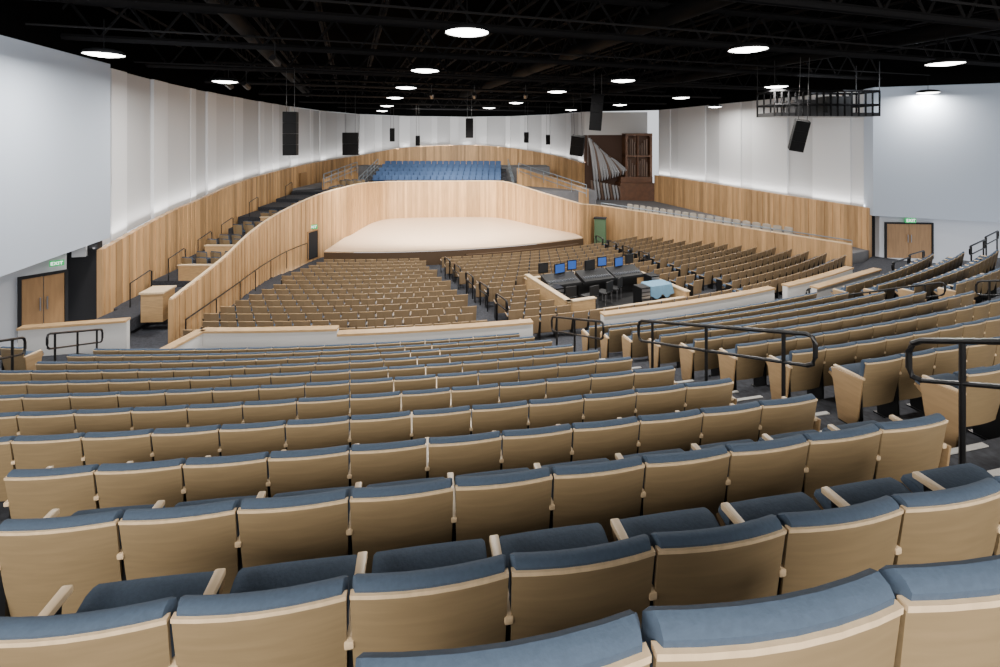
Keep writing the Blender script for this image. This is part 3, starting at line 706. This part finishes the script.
# ---------------------------------------------------------------- speakers
def speaker(x,y,D0,D1,w,tilt_,rz,label,n=1,ry=0):
    t=empty('hanging_speaker',(x,y,Z(D1)),rz); t.rotation_euler=(tilt_,ry,rz); tag(t,label,'speaker')
    h=(D1-D0)/n
    for i in range(n):
        m=MB(); m.box(-w/2,w/2,-.25,.3,i*h+.004,(i+1)*h-.004); o=m.build('cabinet',M['duct'],t,bevel=.003)
        m=MB(); m.box(-w/2+.04,w/2-.04,.3,.315,i*h+.04,(i+1)*h-.04); m.build('grille',M['console'],o)
    top=(D1-D0); H=(D1+3.2)
    for sx in (-.3,.3):
        m=MB(); m.tube([(w*sx,0,top),(w*sx-(H-top)*math.tan(ry),0,H)],.012,5); m.build('suspension_cable',M['black'],t)
speaker(-9.6,22,-1.2,.8,.58,0,.2,'tall black speaker column hanging by the left white wall',4)
speaker(-10.9,35,-.4,1.25,1.1,0,.2,'broad black speaker hanging left above the stage',2)
speaker(-10.1,45,-.9,.3,.45,.15,.2,'small black speaker hanging above left choir, first from left')
speaker(-7.7,45,-.2,.7,.4,.15,.1,'small black speaker hanging above choir, second from left')
speaker(-2.1,33,-1.35,0,.5,.0,.1,'black two-box speaker hanging above the stage centre',2)
speaker(2.3,42,-.5,.4,.4,.1,0,'small black speaker hanging right of the stage centre')
speaker(4.5,45,-.3,.6,.4,.1,-.1,'small black speaker hanging before the rear right wall')
speaker(4.75,24,-2.2,-.4,.6,.12,-.2,'tall black speaker array hanging right of the stage',4,.08)
speaker(5.4,34,-.2,1.2,.9,.25,-.3,'tilted broad black speaker hanging before the organ',2,.15)
speaker(12.0,19.5,-.75,.5,.5,.2,-.4,'tilted black speaker hanging by the right white wall',3,.18)
t=empty('catwalk_platform',(11.9,20.8,Z(-.95)),.04); tag(t,'black square lighting platform with guard frame hung at right','platform')
m=MB(); m.box(0,4.7,0,1.3,0,.16); m.build('deck',M['black'],t)
m=MB()
for y in (0,1.3):
    for z in (.5,1.1): m.tube([(0,y,z),(4.7,y,z)],.05,5)
    for i in range(16): m.tube([(4.7*i/15,y,0),(4.7*i/15,y,1.1)],.04,5)
for x in (0,4.7):
    for z in (.5,1.1): m.tube([(x,0,z),(x,1.3,z)],.05,5)
m.build('guard_frame',M['duct'],t)
m=MB(); m.box(1.2,2.1,.3,1.1,.16,.75); m.box(2.6,3.7,.3,1.1,.16,.9); m.build('projector',M['console'],t)
for x,y in ((0,0),(4.7,0),(0,1.3),(4.7,1.3)):
    m=MB(); m.tube([(x,y,1.05),(x,y,2.4)],.02,5); m.build('hanger',M['black'],t)
for i,(x,y,D) in enumerate(((-11.6,20.5,-2.3),(-11,20.8,-2.3),(-7.5,16,-2.6),(-1.5,28,-2.5),(-4,28,-2.5),(1.5,28,-2.5))):
    t=empty('stage_spotlight',(x,y,Z(D))); tag(t,f'small black stage spotlight hanging under the trusses, {ORD[i]} of six','spotlight')
    m=MB(); m.tube([(0,-.2,.05),(0,.2,-.1)],.12,10); m.build('can',M['black'],t); m=MB(); m.tube([(0,0,.1),(0,0,.6)],.02,5); m.build('yoke',M['black'],t)

# ---------------------------------------------------------------- lights
def area(loc,target,sx,sy,e,c=(1,1,1),spread=180):
    la=bpy.data.lights.new('added_fill_lamp','AREA'); la.shape='RECTANGLE'; la.size=sx; la.size_y=sy; la.energy=e; la.color=c; la.spread=math.radians(spread)  # unseen area lamps, added to lift seat backs and walls
    o=bpy.data.objects.new('added_fill_lamp',la); COL.objects.link(o); o.location=loc
    o.rotation_euler=(Vector(target)-Vector(loc)).to_track_quat('-Z','Y').to_euler()
def spot(loc,target,e,ang,c=(1,.93,.82)):
    la=bpy.data.lights.new('stage_lamp','SPOT'); la.energy=e; la.spot_size=math.radians(ang); la.spot_blend=.6; la.color=c; la.shadow_soft_size=.15
    o=bpy.data.objects.new('stage_lamp',la); COL.objects.link(o); o.location=loc
    o.rotation_euler=(Vector(target)-Vector(loc)).to_track_quat('-Z','Y').to_euler()
for x in (-9,-4,1): spot((x,27,10.4),(-4+.5*(x+4),34,1.8),8600,75)
for x in (-7,-2): spot((x,38,10.4),(x,49,5),2500,80)
def cove(pts,e):
    pts=offset(pts,.2)
    for a,b in zip(pts[:-1],pts[1:]):
        A=Vector((a[0],a[1],Z(a[2])+.02));B=Vector((b[0],b[1],Z(b[2])+.02)); L=(B-A).length
        la=bpy.data.lights.new('cove_lamp','AREA'); la.shape='RECTANGLE'; la.size=L; la.size_y=.06; la.energy=e*L; la.color=(1,.98,.95)
        o=bpy.data.objects.new('cove_lamp',la); COL.objects.link(o)
        x=(B-A).normalized(); z=Vector((0,0,-1)); z=(z-x*z.dot(x)).normalized(); y=z.cross(x)
        o.matrix_world=Matrix.Translation((A+B)/2)@Matrix((x,y,z)).transposed().to_4x4()
cove(OL,11); cove(OR,11)
warm=(1,.95,.87)
area((0,-5,10.0),(0,9,4.5),16,2,2000,warm); area((14,-1,10.0),(9,14,4.5),8,2,900,warm); area((-8,-2,10),(-5,10,4.5),6,2,400,warm)  # added fill behind and beside the camera, brightens the seat backs
cool=(.88,.94,1)
area((-8.5,12,10.3),(-13.5,15,6),5,.5,120,cool); area((15,21,10.3),(24,25,6),6,.5,200,cool)  # added fill near the ceiling, brightens the walls at both sides
area((-5,50,10.3),(-5,58,7),12,.5,500)  # added fill for the rear wall
w=bpy.data.worlds.new('w'); SC.world=w; w.use_nodes=True; bg=w.node_tree.nodes['Background']; bg.inputs[0].default_value=(.92,.95,1,1); bg.inputs[1].default_value=1.05

cam=bpy.data.cameras.new('cam'); cam.sensor_width=36; cam.lens=F*.036; cam.shift_y=-(333.5-HZ)/1000; cam.clip_start=.05; cam.clip_end=300
co=bpy.data.objects.new('camera',cam); COL.objects.link(co); co.location=(0,0,ZC); co.rotation_euler=(math.pi/2,0,0); SC.camera=co
